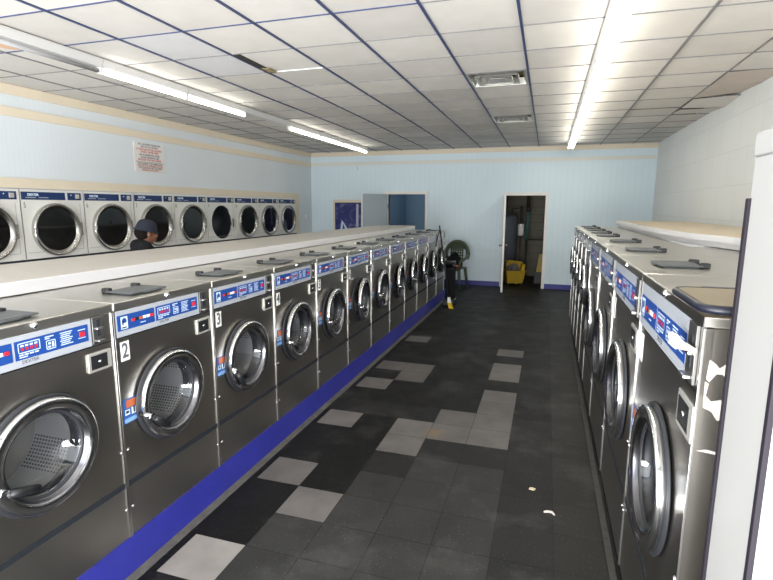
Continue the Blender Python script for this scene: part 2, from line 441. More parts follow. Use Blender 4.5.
# ------------------------------------------------------------------ walls
w = MB()
w.box(XW-.12, XW, YF, YB+.1, 2.07, HC+.12, WALLLEFT)
w.box(XW-.12, XW, 10.87, YB+.1, 0, 2.07, WALLLEFT)
w.box(XW-.12, XW, YF, 3.36, 0, 2.07, WALLLEFT)
struct(w.build('wall_left'))
struct(MB().box(XW, XW+.022, 3.30, 10.90, 1.975, 2.085, CREAM).box(XW-.3, XW+.022, 10.705, 10.90, 0, 1.975, CREAM).build('trim_dryer_surround'))
struct(MB().box(XW, XW+.018, YF, YB, 2.975, HC, CREAM).build('trim_left_upper'))
struct(MB().box(XW, XW+.018, YF, YB, 2.745, 2.842, CREAM).build('trim_left_lower'))
struct(MB().box(XR, XR+.12, YF, YB+.1, 0, HC+.12, WALLRIGHT).build('wall_right'))
w = MB()
DL, DR = (-3.63, -2.73, 2.08), (-.905, -.055, 2.045)
w.box(XW, DL[0], YB, YB+.1, 0, HC+.12, WALLBACK); w.box(DL[1], DR[0], YB, YB+.1, 0, HC+.12, WALLBACK); w.box(DR[1], XR, YB, YB+.1, 0, HC+.12, WALLBACK)
w.box(DL[0], DL[1], YB, YB+.1, DL[2], HC+.12, WALLBACK); w.box(DR[0], DR[1], YB, YB+.1, DR[2], HC+.12, WALLBACK)
struct(w.build('wall_back'))
struct(MB().box(XW+.02, XR, YB-.018, YB, 2.985, HC, CREAM).build('trim_back_upper'))
struct(MB().box(XW+.02, XR, YB-.014, YB, 2.765, 2.845, mat('pale_cream', (.68, .70, .66), .5)).build('trim_back_lower'))
struct(MB().box(DL[1]+.07, DR[0]-.06, YB-.014, YB, 0, .11, BLUEPAINT).build('baseboard_back'))
struct(MB().box(DR[1]+.06, XR, YB-.014, YB, 0, .11, BLUEPAINT).build('baseboard_right'))
# faint cover strips on the back wall beside the open doorway
struct(MB().box(-1.53, -1.0, YB-.006, YB, .80, .812, WALLLEFT).box(-1.53, -1.0, YB-.006, YB, .585, .597, WALLLEFT).build('trim_back_strips'))

# door casings + leaves (setting)
def casing(n, d, top_over):
    x0, x1, z = d
    f = MB(); wd = .062
    f.box(x0-wd, x0, YB-.025, YB+.11, 0, z+wd, WHITEPAINT); f.box(x1, x1+wd, YB-.025, YB+.11, 0, z+wd, WHITEPAINT); f.box(x0-wd-top_over, x1+wd, YB-.027, YB+.11, z, z+wd, WHITEPAINT)
    return struct(f.build('trim_casing_'+n))
casing('1', DR, 0); casing('2', DL, .06)
def leaf(n, hinge, ang, width, z1, knob_side, m):
    d = MB(); d.box(0, width, -.02, .02, .012, z1, m, .003)
    o = d.build('door_'+n); o.location = (hinge[0], hinge[1], 0); o.rotation_euler = (0, 0, ang); struct(o)
    if knob_side:
        k = MB()
        for s in (-1, 1):
            k.lathe([(s*.02, .028), (s*.028, .028), (s*.03, .012), (s*.055, .012), (s*.06, .028), (s*.085, .026), (s*.09, 0)], SATIN, 'y', (width-.07, 0, 1.0), 20)
        k.build('door_knob', o)
    h = MB()
    for zz in (.25, 1.0, 1.8): h.tube([(0, .026, zz-.05), (0, .026, zz+.05)], .009, SATIN, 8)
    h.build('door_hinge', o)
    e = MB(); e.box(width, width+.003, -.021, .021, .012, z1, WHITEPAINT); e.build('edge_strip', o)
    return o
leaf('1', (-.925, 11.565), math.atan2(10.71-11.565, -.842+.925), .855, 2.03, True, WHITEPAINT)
leaf('2', (-3.66, 11.565), math.atan2(10.80-11.565, -4.005+3.66), .84, 2.075, False, DOORPAINT)

# blue side room beyond the left doorway
r = MB(); r.box(-3.80, -3.72, YB+.11, 13.5, 0, 2.7, ROOMBLUE); struct(r.build('wall_blue_room_side'))
r = MB(); r.box(-3.80, -1.7, 13.5, 13.6, 0, 2.7, ROOMBLUE); struct(r.build('wall_blue_room_end'))
struct(MB().box(-1.75, -1.7, YB+.11, 13.5, 0, 2.7, ROOMBLUE).build('wall_blue_room_right'))
struct(MB().box(-3.8, .72, YB+.11, 13.9, 2.7, 2.75, UTILWALL).build('ceiling_back_rooms'))
# utility room
struct(MB().box(-1.70, .72, 13.7, 13.8, 0, 2.7, UTILBLOCK).build('wall_utility_end'))
struct(MB().box(.62, .72, YB+.11, 13.7, 0, 2.7, UTILBLOCK).build('wall_utility_right'))
struct(MB().box(-1.70, -1.62, YB+.11, 13.7, 0, 2.7, UTILBLOCK).build('wall_utility_left'))

# ------------------------------------------------------------------ long bases and ledges
struct(MB().prism([(-2.55, 0), (-1.853, 0), (-1.893, .156), (-2.55, .156)], 'y', 1.0, 9.93, BLUEPAINT).build('trim_plinth_left'))
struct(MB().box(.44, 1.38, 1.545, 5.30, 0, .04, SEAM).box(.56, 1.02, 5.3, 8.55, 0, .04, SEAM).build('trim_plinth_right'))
t = thing('bulkhead_ledge', 'long cream bulkhead ledge behind the left row of washers', 'ledge', (-2.9, 5.4, 0))
b = MB(); b.box(-.36, .36, -4.45, 4.30, 0, 1.375, CREAML); b.build('ledge_body', t)
b = MB(); b.box(-.40, .40, -4.5, 4.34, 1.372, 1.412, CREAML, .006); b.build('ledge_top', t)
b = MB(); b.box(.40, .408, -4.5, 4.34, 1.347, 1.413, WHITELAM, .002); b.build('front_strip', t)
b = MB(); b.box(-.16, .42, 4.20, 4.36, 1.412, 1.42, CREAML, .002); b.build('end_cap', t)
t = thing('bulkhead_ledge', 'tan topped bulkhead ledge along the right wall behind the right washers', 'ledge', (1.7, 5.0, 0))
poly = [(-.30, -3.4), (.30, -3.4), (.30, 3.60), (-.64, 3.60), (-.64, -.60), (-.30, -.62)]
b = MB(); b.prism(poly, 'z', 0, 1.50, WHITELAM); b.build('ledge_body', t)
edge = [(-.47, -3.4), (-.47, -1.0), (-.575, -.52), (-.67, .30), (-.67, 3.63)]
b = MB(); b.prism([(.305, -3.4)] + [(.305, 3.63)] + edge[::-1], 'z', 1.562, 1.588, TAN); b.build('ledge_top', t)
b = MB(); b.prism(edge + [(x-.008, y+.002) for x, y in edge[::-1]], 'z', 1.545, 1.59, WHITELAM); b.build('front_strip', t)
b = MB(); b.prism([(x+.03, y) for x, y in edge] + [(.30, 3.60), (.30, -3.4)], 'z', 1.502, 1.562, WHITELAM); b.build('fascia', t)

# ------------------------------------------------------------------ washers
def washer(root, w, zb, zt, dr, yc, zc, depth, lid_y, lid_x, prot=.075, seam=(.42, .447), number=None, pale=False, far=False, handle=-15, brand=True, hs=1.0, ajar=0.0, stretch=1.0, capk=None, ST=None):
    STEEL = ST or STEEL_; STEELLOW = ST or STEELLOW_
    """local frame: +X is the front, -Y is the viewer's left, z measured from the machine base (zb)"""
    s = w/.70; h = w/2; Z = lambda z: z - zb
    L_ = -h
    sy = s*stretch; cap = (.042 if capk is None else capk)*s; zp0 = zt-.165*s; zseam = zt-.172*s
    # cabinet with the door opening
    b = MB()
    b.box(-depth, -.6*depth, -h, h, Z(zb), Z(zt-cap), STEEL)
    for y0, y1 in ((-h, -h+.004), (h-.004, h)): b.box(-.6*depth, 0, y0, y1, Z(zb), Z(zt-cap), STEEL)
    b.holed(-h, h, Z(seam[1]), Z(zseam), yc, Z(zc), dr*.80, 0, STEEL)
    b.box(-.02, .0, -h, h, Z(zseam)+.004, Z(zt-cap), STEEL)
    b.build('cabinet', root)
    MB().box(-.03, -.004, -h+.001, h-.001, Z(zseam)-.003, Z(zseam)+.006, SEAM).build('panel_gap', root)
    MB().box(-.02, .003, -h+.003, h-.003, Z(seam[0]), Z(seam[1]), SEAM).build('seam_strip', root)
    MB().box(-.02, 0, -h+.002, h-.002, Z(zb), Z(seam[0]), STEELLOW).build('lower_panel', root)
    MB().box(-depth, .006, -h+.001, h-.001, Z(zt-cap), Z(zt), STEELTOP, .006).build('top_cover', root)
    if ST: MB().box(.004, .0075, -h+.002, h-.002, Z(zt-cap)+.002, Z(zt)-.003, ST).build('cover_dim_face', root)  # dark strip paints the floor's dark reflection onto the cap front
    # bright vertical edge strips with screws
    for sd in (-1, 1):
        e = MB(); y = sd*(h-.006); e.box(-.02, .006, min(y, y+sd*.005)-.004, max(y, y+sd*.005)+.0005, Z(zb), Z(zt-cap), STEELEDGE, .001)
        eo = e.build('edge_strip', root)
        if not far:
            for zz in (.61, .31):
                e = MB(); e.lathe([(.004, .008), (.009, .0075), (.012, .004), (.0125, 0)], STEELEDGE, 'x', (0, sd*(h-.018), Z(zz*zt/1.342)), 10); e.build('screw', root)
    # top soap-box lid with its hinge lugs
    ly0, ly1 = L_+lid_y[0]*s, L_+lid_y[1]*s
    b = MB(); b.box(-lid_x[1]*s, -lid_x[0]*s, ly0, ly1, Z(zt)+.007, Z(zt)+.015, GREYLID, .003); b.box(-lid_x[0]*s-.002, -lid_x[0]*s+.010, (ly0+ly1)/2-.045, (ly0+ly1)/2+.045, Z(zt)+.003, Z(zt)+.012, GREYLID, .003)
    b.box(-lid_x[1]*s+.02, -lid_x[0]*s-.02, ly0+.02, ly1-.02, Z(zt)-.001, Z(zt)+.008, GREYLID)
    lid = b.build('soap_lid', root)
    for yy in (ly0+.02, ly1-.03):
        b = MB(); b.box(-lid_x[1]*s-.035, -lid_x[1]*s+.012, yy-.015, yy+.015, Z(zt), Z(zt)+.028, BLACKP, .006); b.build('hinge', lid)
    # bolt on the cap
    b = MB(); b.lathe([(.005, .013), (.012, .013), (.018, .009), (.02, 0)], CHROME, 'x', (0, L_+.337*sy, Z(zt-cap*.45)), 14); b.build('lock_bolt', root)
    # console
    pl = PANELPALE if pale else PANELGREY
    b = MB(); b.box(0, .005, L_+.010*sy, L_+.582*sy, Z(zp0), Z(zt-cap-.002), pl, .001); con = b.build('control_panel', root)
    zlo, zhi = Z(zt-.137*s), Z(zt-.065*s); zm = (zlo+zhi)/2
    x = .006
    blu = PANELPALE if pale else PANELBLUE
    b = MB(); b.box(.004, x, L_+.016*sy, L_+.245*sy, zlo, zhi, blu)
    def q(y0, y1, z0, z1, m): b.face([(x+.0006, L_+y0*sy, zm+z0*s), (x+.0006, L_+y1*sy, zm+z0*s), (x+.0006, L_+y1*sy, zm+z1*s), (x+.0006, L_+y0*sy, zm+z1*s)], m)
    if not pale:
        q(.035, .075, -.030, .028, GLYPH)
        b.face([(x+.001, L_+(.055+.014*math.cos(a))*s, zm+(.006+.016*math.sin(a))*s) for a in [k*PI/6 for k in range(-1, 8)]], PANELBLUE)
        b.face([(x+.001, L_+p*sy, zm+r_*s) for p, r_ in ((.043, .012), (.052, .012), (.050, -.012), (.041, -.006))], PANELBLUE)
        q(.04, .07, -.026, -.020, PANELBLUE)
        q(.15, .185, -.022, -.018, GLYPH)
    b.build('label_panel', con)
    b = MB(); b.box(.004, x, L_+.254*sy, L_+.566*sy, zlo, zhi, blu)
    if not pale:
        # cycle display frame, digits, printed instructions
        for (y0, y1, z0, z1) in ((.266,.352,.024,.027),(.266,.352,-.012,-.009),(.266,.269,-.012,.027),(.349,.352,-.012,.027)): q(y0, y1, z0, z1, GLYPH)
        for k in range(4):
            q(.276+.018*k, .288+.018*k, .012, .019, GLYPH); q(.277+.018*k, .287+.018*k, -.003, .008, RED)
        for k in range(4): q(.268+.02*k, .284+.02*k, -.021, -.016, GLYPH)
        q(.268, .30, -.029, -.025, GLYPH)
        q(.372, .41, .024, .028, GLYPH); q(.372, .392, .017, .021, GLYPH)
        for (y0, y1, z0, z1) in ((.376,.416,.008,.011),(.376,.416,-.025,-.022),(.376,.379,-.025,.011),(.413,.416,-.025,.011),(.385,.395,-.006,.003),(.4,.409,-.018,.004),(.383,.395,-.018,-.012)): q(y0, y1, z0, z1, GLYPH)
        for k in range(7): q(.436+.004*(k % 2), .492-.006*(k % 3), .024-.008*k, .0275-.008*k, GLYPH)
        q(.517, .552, .017, .02, GLYPH); q(.517, .552, -.017, -.014, GLYPH)
    b.build('label_panel', con)
    if not pale:
        for k, m in enumerate((RED, BLACKP, ORANGE, WHITEP, WHITEP, RED)):
            y0 = L_+(.098+.0235*k)*s
            MB().box(x, x+.003, y0, y0+.019*s, zm-.004*s, zm+.010*s, m, .001).build('button', con)
        y0 = L_+.523*sy
        MB().box(x, x+.004, y0, y0+.024*s, zm-.009*s, zm+.010*s, RED, .001).build('button', con)
    if brand and not far:
        text_mesh('brand_text', 'DEXTER', .018*s, GLYPHD, con, at_x(.0055, L_+.31*sy, zlo-.011*s))
    # coin slot
    b = MB(); b.box(0, .010, L_+.586*sy, L_+.645*sy, Z(zt-.160*s), Z(zt-cap-.003), SLOTM, .002)
    b.box(.009, .0115, L_+.607*sy, L_+.624*sy, Z(zt-.128*s), Z(zt-.055*s), SEAM); b.box(.01, .022, L_+.600*sy, L_+.630*sy, Z(zt-.098*s), Z(zt-.088*s), STEELEDGE, .002); b.box(.01, .030, L_+.596*sy, L_+.634*sy, Z(zt-.150*s), Z(zt-.142*s), STEELEDGE, .002)
    b.build('coin_slot', root)
    # coin box with lock
    b = MB(); y0, y1, z0, z1 = L_+.552*sy, L_+.672*sy, Z(zt-.282*s), Z(zt-.197*s)
    b.box(0, .009, y0, y1, z0, z1, SILVERP, .003)
    cb = b.build('coin_box', root)
    b = MB(); b.box(.0085, .0105, y0+.012*s, y1-.024*s, z0+.012*s, z1-.012*s, BLACKP); b.lathe([(.010, .007*s), (.014, .006*s), (.0145, 0)], CHROME, 'x', (0, (y0+y1)/2-.004*s, (z0+z1)/2), 12); b.build('lock', cb)
    # number plate
    b = MB(); y0, y1, z0, z1 = L_+.027*sy, L_+.077*sy, Z(zt-.282*s), Z(zt-.190*s)
    b.box(0, .0015, y0, y1, z0, z1, WHITEP)
    npl = b.build('number_plate', root)
    if number:
        text_mesh('number', str(number), .098*s if len(str(number)) == 1 else .062*s, GLYPHD, npl, at_x(.002, (y0+y1)/2, (z0+z1)/2) @ Matrix.Diagonal((.78, 1, 1, 1)), bold=.002)
    # instruction sticker
    if not pale:
        b = MB(); y0, y1, z0, z1 = L_+.012, L_+.012+.088*s, zc-zb+.0-.055*s, zc-zb+.063*s
        b.box(0, .001, y0, y1, z0, z1, STICK)
        def k_(u0, u1, v0, v1, m): b.face([(.0014, y0+(y1-y0)*u, z0+(z1-z0)*v) for u, v in ((u0,v0),(u1,v0),(u1,v1),(u0,v1))], m)
        k_(.22, .92, .62, .94, ORANGE); k_(.12, .44, .34, .56, GLYPH); k_(.56, .9, .30, .58, GLYPH); k_(.18, .38, .40, .52, STICK); k_(.68, .8, .36, .58, STICK); k_(.06, .94, .03, .2, mat('sticker_pale', (.22, .40, .70), .5) if 'sticker_pale' not in bpy.data.materials else bpy.data.materials['sticker_pale'])
        b.build('instruction_sticker', root)
    # drum and gasket
    c = (0, yc, Z(zc)); ddp = min(depth-.06, .50)
    b = MB(); b.lathe([(-.05, dr*.74), (-.07, dr*1.12), (-ddp+.06, dr*1.12), (-ddp, dr*1.0), (-ddp-.005, 0)], DRUM, 'x', seg=56); b.build('drum', root, c, fix=False)
    b = MB(); b.lathe([(-.055, dr*.74), (-.06, dr*.80), (0, dr*.82), (.003, dr*.95), (.006, dr*1.03), (.013, dr*1.04), (.016, dr*1.0), (.016, dr*.82), (0, dr*.74)], GASKET, 'x', close=True); b.build('door_gasket', root, c)
    # door
    p = prot
    b = MB(); b.lathe([(.014, dr*.955), (p*.35, dr*.975), (p*.80, dr*.985), (p*.95, dr*.97), (p, dr*.935), (p*1.0, dr*.865), (p*.93, dr*.80), (p*.80, dr*.775), (p*.45, dr*.755), (p*.35, dr*.715), (p*.25, dr*.69)], [CHROME]*6+[DARKSTEEL]*4, 'x', seg=64)
    b.lathe([(.014, dr*.95), (p*.3, dr*.90), (p*.25, dr*.69)], SEAM, 'x', seg=64)
    door = b.build('door', root, c, fix=False)
    if ajar:
        th = math.radians(ajar); door.rotation_euler = (0, 0, th)
        door.location = (0 + dr*math.sin(th), yc + dr - dr*math.cos(th), Z(zc))
    b = MB(); b.lathe([(p*.45, dr*.757), (p*.46, dr*.70), (p*.28, dr*.695)], GASKET, 'x'); b.build('glass_seal', door)
    b = MB(); b.lathe([(p*.34, dr*.70), (.0, dr*.66), (-.04, dr*.58), (-.062, dr*.40), (-.07, dr*.2), (-.072, 0)], GLASS, 'x'); b.build('glass', door, fix=False)
    b = MB(); b.tube([(p-.012, 0, 0), (p+.02, 0, 0)], .017*s, CHROME, 12); b.tube([(p-.02, -.03, 0), (p+.004, -.02, 0), (p+.014, .02*s, 0)], [.012*s, .012*s, .013*s], CHROME, 10)
    b.tube([(p+.016, .015*s, 0), (p+.022, .05*s, 0), (p+.022, .125*s, 0)], [.015*s, .017*s, .014*s], BLACKP, 10); b.tube([(p-.03, -.030, 0), (p-.01, -.034, 0)], .015, BLACKP, 10)
    hd = b.build('door_handle', door, (0, -dr*.86, -dr*.22)); hd.rotation_euler = (math.radians(handle), 0, 0); hd.scale = (hs, hs, hs)
    return root

pitch = .7275
ord_ = ['nearest', 'second', 'third', 'fourth', 'fifth', 'sixth', 'seventh', 'eighth', 'ninth', 'tenth', 'eleventh', 'farthest']
GL = 'stainless front-loading washers in the left row'
for k in range(12):
    y0 = 1.062 + pitch*k
    if k == 0: lab = 'steel front-loading washer nearest the camera at the left edge, its drum holes showing'
    elif k < 6: lab = 'steel front-loading washer with number %d plate, %s from near end of left row' % (k+1, ord_[k])
    elif k == 6: lab = 'steel front-loading washer with paler blue console, seventh from near end of left row'
    elif k == 11: lab = 'steel front-loading washer at the far end of left row, beside the broom'
    else: lab = 'steel front-loading washer, %s from the near end of the left row' % ord_[k]
    root = thing('washing_machine', lab, 'washing machine', (XL, y0+pitch/2, .156), 0, GL)
    washer(root, pitch-.004, .156, ZL, .235, -pitch/2+.328, .795, .63, (.172, .405), (.05, .215), prot=.050, ajar={3: 2, 4: 3, 5: 7, 6: 3, 7: 6.5, 8: 6, 9: 5.5, 10: 5, 11: 5}.get(k, 0),
           number=k+1, handle={0: -18, 1: -38, 2: -58}.get(k, random.choice((-20, -30, -45, -55))), far=k > 7, pale=k > 9, seam=(.42, .447))
GR = 'stainless front-loading washers in the right row'
for k in range(4):
    y1 = 1.54 + .948*(k+1)
    lab = ['large steel washer nearest the camera in the right row, with a tray on its top',
           'large steel washer, second from the near end of the right row',
           'large steel washer, third from the near end of the right row',
           'large steel washer, fourth from near end of right row, last before the smaller pale ones'][k]
    root = thing('washing_machine', lab, 'washing machine', (XRF, y1-.474, .04), PI, GR)
    washer(root, .944, .04, ZR, .262, .065, .805, .95 if k < 3 else .60, (.33, .51), (.08, .22), prot=.050, number=None, handle=-70, hs=.6, stretch=1.03, capk=.026, ST=STEELDIM, seam=(.385, .41))
    if k == 0: R1 = root
for k in range(5):
    y1 = 5.334 + .647*(k+1)
    lab = 'smaller steel washer with pale console in right row, %s of five beyond the large ones' % ['first', 'second', 'third', 'fourth', 'last'][k]
    root = thing('washing_machine', lab, 'washing machine', (XRF, y1-.3235, .04), PI, GR)
    washer(root, .643, .04, ZR, .21, .0, .98, .58, (.25, .50), (.08, .26), prot=.052, hs=.6, ST=STEELDIM, pale=True, far=True, seam=(.5, .525))

# torn stickers on the near flank of the first right washer (local: near side is +y after the half turn)
b = MB()
yf = .4722
for poly in ([(-.016, 1.375), (-.030, 1.365), (-.042, 1.352), (-.058, 1.368), (-.075, 1.37), (-.075, 1.31), (-.050, 1.335), (-.036, 1.335), (-.020, 1.31), (-.012, 1.32)],
             [(-.010, 1.312), (-.020, 1.306), (-.016, 1.27), (-.030, 1.255), (-.052, 1.262), (-.075, 1.25), (-.075, 1.215), (-.05, 1.20), (-.034, 1.225), (-.012, 1.235)],
             [(-.008, 1.105), (-.075, 1.098), (-.075, 1.105), (-.03, 1.112)]):
    b = MB(); b.face([(u, yf, v-.04) for u, v in poly], PAPER); b.build('torn_sticker', R1)
# tray lying on the first right washer
t = thing('tray', 'tan tray with thick dark blue rim lying on the nearest right washer', 'tray', (.60, 1.665, ZR+.027))
def rr(x0, x1, y0, y1, r, n=6):
    out = []
    for cx, cy, a in ((x1-r, y1-r, 0), (x0+r, y1-r, 90), (x0+r, y0+r, 180), (x1-r, y0+r, 270)):
        for k in range(n+1):
            g = math.radians(a+90*k/n); out.append((cx+r*math.cos(g), cy+r*math.sin(g)))
    return out
b = MB(); b.prism(rr(-.20, .26, -.215, .115, .04), 'z', 0, .018, TRAYTAN); b.build('tray_base', t)
P_ = rr(-.205, .265, -.22, .12, .045); P_.append(P_[0])
b = MB(); b.tube([(x, y, .008) for x, y in P_], .012, NAVYRIM, 10, cap=False); b.build('rim', t)
b = MB()
for yy in (-.10, .12): b.lathe([(-.008, .013), (.004, .013), (.010, .009), (.012, 0)], CHROME, 'x', (0, yy, 0), 12)
# paper hanging from the coin slot
b = MB(); rnd = random.Random(5)
pts = [(.420, 1.575), (.408, 1.605), (.400, 1.64), (.388, 1.675), (.380, 1.71)]
wd = [.010, .011, .013, .020, .018]
rows = []
for (x, y), q_ in zip(pts, wd):
    rows.append([(x+rnd.uniform(-.006, .006), y, 1.388+u*q_+rnd.uniform(-.004, .004)) for u in (-1, -.3, .4, 1)])
for a, c in zip(rows, rows[1:]):
    for k in range(3): b.face([a[k], a[k+1], c[k+1], c[k]], PAPER, True)
o = b.build('paper_strip'); tag(o, 'crumpled white paper strip hanging off the coin slot of nearest right washer', 'paper')

# white cabinet at the near end of the right row
t = thing('white_cabinet', 'tall white cabinet with dark corner edging at the near end of the right row', 'cabinet', (.698, 1.265, 0))
b = MB(); b.box(-.245, .26, -.10, .14, 0, 1.905, CABPAINT, .004); b.box(-.248, .262, -.103, .142, 1.905, 1.958, CABPAINT, .004); b.build('cabinet_body', t)
MB().box(-.252, -.238, .13, .148, 0, 1.81, DARKEDGE, .002).build('edging', t)
MB().box(-.2495, -.238, -.112, -.095, 0, 1.89, DARKEDGE, .002).build('edging', t)
MB().box(-.22, .25, -.105, -.099, .02, 1.88, BEIGEWALL).build('front_panel', t)

# ------------------------------------------------------------------ dryers
DP = .816; DX = -5.618
def dryer(root, num, door=True, far=False):
    h = DP/2-.002; zc = 1.50; R = .312
    b = MB(); b.box(-.62, -.5, -h, h, 0, 1.97, ENAMEL)
    b.box(-.5, 0, -h, -h+.004, 0, 1.97, ENAMEL); b.box(-.5, 0, h-.004, h, 0, 1.97, ENAMEL); b.box(-.5, 0, -h, h, 1.965, 1.97, ENAMEL)
    wob = None
    if not door:
        rn = random.Random(4); ws = [rn.uniform(-.02, .02) for _ in range(48)]
        wob = lambda a: (ws[int(a/(2*PI)*47)] - .012 if (a < 1.2 or a > 5.0) else 0)
    b.holed(-h, h, 1.175, 1.97, 0.0, zc, R*.92 if door else .298, 0, ENAMEL, wob=wob)
    b.build('cabinet', root)
    MB().box(-.02, .001, -h, h, 1.150, 1.172, SEAM).build('seam_strip', root)
    MB().box(-.02, 0, -h, h, 0, 1.150, ENAMEL).build('lower_panel', root)
    # door-panel groove
    g = MB(); 
    g.box(0, .0015, h-.06, h-.056, 1.25, 1.82, PANELGREY); g.box(0, .0015, -h+.03, h-.056, 1.244, 1.25, PANELGREY); g.build('access_panel_edge', root)
    b = MB(); b.box(0, .006, -h+.012, -h+.555, 1.850, 1.938, NAVYEN, .002); hp = b.build('header_panel', root)
    text_mesh('brand_text', 'DEXTER', .036, GLYPH, hp, at_x(.0065, -h+.15, 1.905), bold=.002)
    for k0, k1 in ((0, 5), (6, 11)):
        b = MB(); b.box(.006, .0066, -h+.06+.026*k0, -h+.06+.026*k1-.010, 1.870, 1.879, PANELGREY); b.build('print_line', hp)
    b = MB(); b.box(0, .006, -h+.59, -h+.775, 1.850, 1.938, NAVYEN, .002); ct = b.build('control_box', root)
    MB().box(.006, .016, -h+.69, -h+.745, 1.868, 1.922, SILVERP, .003).build('coin_slot', ct)
    MB().blob((.008, -h+.635, 1.91), .007, GLYPH, 8).build('indicator', ct)
    text_mesh('number', str(num), .085, GLYPHD, root, at_x(.001, -h+.045, 1.785) @ Matrix.Diagonal((.7, 1, 1, 1)))
    c = (0, 0, zc)
    b = MB(); b.lathe([(-.02, R*.92), (-.04, R*1.12), (-.45, R*1.12), (-.46, 0)], DRYDRUM, 'x', seg=40); b.build('drum', root, c, fix=False)
    if door:
        b = MB(); b.lathe([(0, R*1.0), (.03, R*1.0), (.048, R*.975), (.052, R*.94), (.035, R*.86), (.02, R*.80), (.014, R*.78)], SATIN, 'x', seg=56); d = b.build('door', root, c, fix=False)
        b = MB(); b.lathe([(.020, R*.81), (.020, 0)], GLASSD, 'x'); b.build('glass', d, fix=False)
        MB().box(.02, .06, -R*1.0, -R*.90, -.03, .03, SATIN, .005).build('door_handle', d)
        MB().box(0, .04, R*.95, R*1.06, -.08, .08, SATIN, .005).build('hinge', d)
    else:
        MB().box(0, .02, .315, .335, -.10+zc, .06+zc, GLYPHD, .003).build('hinge', root)
for k in range(9):
    n = 4+k
    y0 = 4.19 + DP*(k-1)
    if n == 9: lab = 'white stack dryer with its round door missing, a black hole in front'
    elif n == 4: lab = 'white stack dryer cut off by the left edge of the photo'
    elif n == 12: lab = 'white stack dryer at the far end of the dryer bank'
    elif n == 7: lab = 'white stack dryer right behind the person in the dark hat'
    elif n == 5: lab = 'white stack dryer marked 5 with chrome ring door, second from left'
    elif n == 6: lab = 'white stack dryer marked 6 with chrome ring door, left of the person'
    elif n == 8: lab = 'white stack dryer between the person and the doorless dryer'
    else: lab = 'white stack dryer, %s to the right of the doorless one' % {10: 'first', 11: 'second'}[n]
    root = thing('tumble_dryer', lab, 'dryer', (DX, y0+DP/2, 0), 0, 'white stack dryers along the left wall')
    dryer(root, n, door=n != 9)

# ------------------------------------------------------------------ fluorescent lights
def lamp_unit(x, y0, y1, tubes, lit, label, group):
    root = thing('fluorescent_light', label, 'light', (x, (y0+y1)/2, HC-.004), 0, group)
    hl = (y1-y0)/2-.004
    b = MB(); hw = .055 if len(tubes) < 2 else .07
    b.prism([(-hw, -.002), (-hw, -.022), (-hw*.6, -.072), (hw*.6, -.072), (hw, -.022), (hw, -.002)], 'y', -hl, hl, HOUSING); b.build('housing', root)
    for tx in tubes:
        b = MB(); b.tube([(tx, -hl+.025, -.105), (tx, hl-.025, -.105)], .019, BULB if lit else BULBOFF, 12); b.build('tube', root)
        for s in (-1, 1):
            b = MB(); b.box(tx-.018, tx+.018, min(s*hl, s*(hl-.022)), max(s*hl, s*(hl-.022)), -.128, -.07, WHITEP, .003); b.build('lamp_holder', root)
    if not tubes: pass
    return root
ed = [1.42, 2.6, 3.765, 4.90, 6.05, 7.23, 8.36, 9.52, 10.78]
lit = [0, 0, 1, 1, None, 1, 1, 1]
nm = ['first', 'second', 'third', 'fourth', 'fifth', 'sixth', 'seventh', 'eighth']
labs = ['unlit white fluorescent strip light in left ceiling row, behind the left frame edge', 'unlit white fluorescent strip light at the left photo edge',
 'lit fluorescent strip light, larger of the left pair, next to the unlit one', 'lit fluorescent strip light in the left row, just before the empty housing',
 'empty white fluorescent housing without a tube in the left ceiling row', 'lit fluorescent strip light just beyond the empty housing in left row',
 'lit fluorescent strip light in left row, middle of the far three', 'lit fluorescent strip light at the far end of the left ceiling row']
for k in range(1, 8):
    lamp_unit(-3.90, ed[k], ed[k+1], [] if lit[k] is None else [.012], lit[k], labs[k], 'fluorescent strips in the left ceiling row')
for k in range(8):
    y0 = 1.27+1.22*k
    lb = ['lit twin-tube strip light nearest overhead in right ceiling row, above the frame', 'lit twin-tube strip light cut off by the top photo edge, right ceiling row', 'lit twin-tube strip light, second visible from the top of the right row',
          'lit twin-tube strip light, third visible from the top of the right row', 'lit twin-tube strip light, fourth visible from the top of the right row', 'lit twin-tube strip light, third from the back wall in right row',
          'lit twin-tube strip light, second from the back wall in right row', 'lit twin-tube strip light nearest the back wall in right row'][k]
    if k == 0: continue
    lamp_unit(.375, y0, y0+1.22 if k < 7 else 11.05, [-.035, .035], 1, lb, 'twin-tube strips in the right ceiling row')

# ------------------------------------------------------------------ air diffusers
for (i, j), lb in (((0, 2), 'nearer of the two square metal air diffusers in the ceiling'), ((0, 6), 'farther of the two square metal air diffusers in the ceiling')):
    root = thing('air_diffuser', lb, 'vent', (CX+(i+.5)*CS, CY+(j+.5)*CS, HC), 0, 'square ceiling air diffusers')
    def ringsq(b, r0, z0, r1, z1, m):
        c0 = [(-r0,-r0,z0),(r0,-r0,z0),(r0,r0,z0),(-r0,r0,z0)]; c1 = [(-r1,-r1,z1),(r1,-r1,z1),(r1,r1,z1),(-r1,r1,z1)]
        for k in range(4): b.face([c0[k], c0[(k+1) % 4], c1[(k+1) % 4], c1[k]], m)
    b = MB(); ringsq(b, .304, -.002, .27, -.004, ALU); ringsq(b, .27, -.004, .24, .06, ALU); b.build('frame', root, fix=False)
    for r0 in (.215, .15):
        b = MB(); ringsq(b, r0, -.012, r0-.055, .05, ALU); ringsq(b, r0, -.012, r0-.004, -.016, ALU); b.build('cone', root, fix=False)
    b = MB(); b.box(-.085, .085, -.085, .085, -.014, -.006, ALU, .004); b.build('centre_plate', root)
    b = MB(); b.box(-.30, .30, -.30, .30, .085, .09, BRICKTAN); b.build('duct', root)
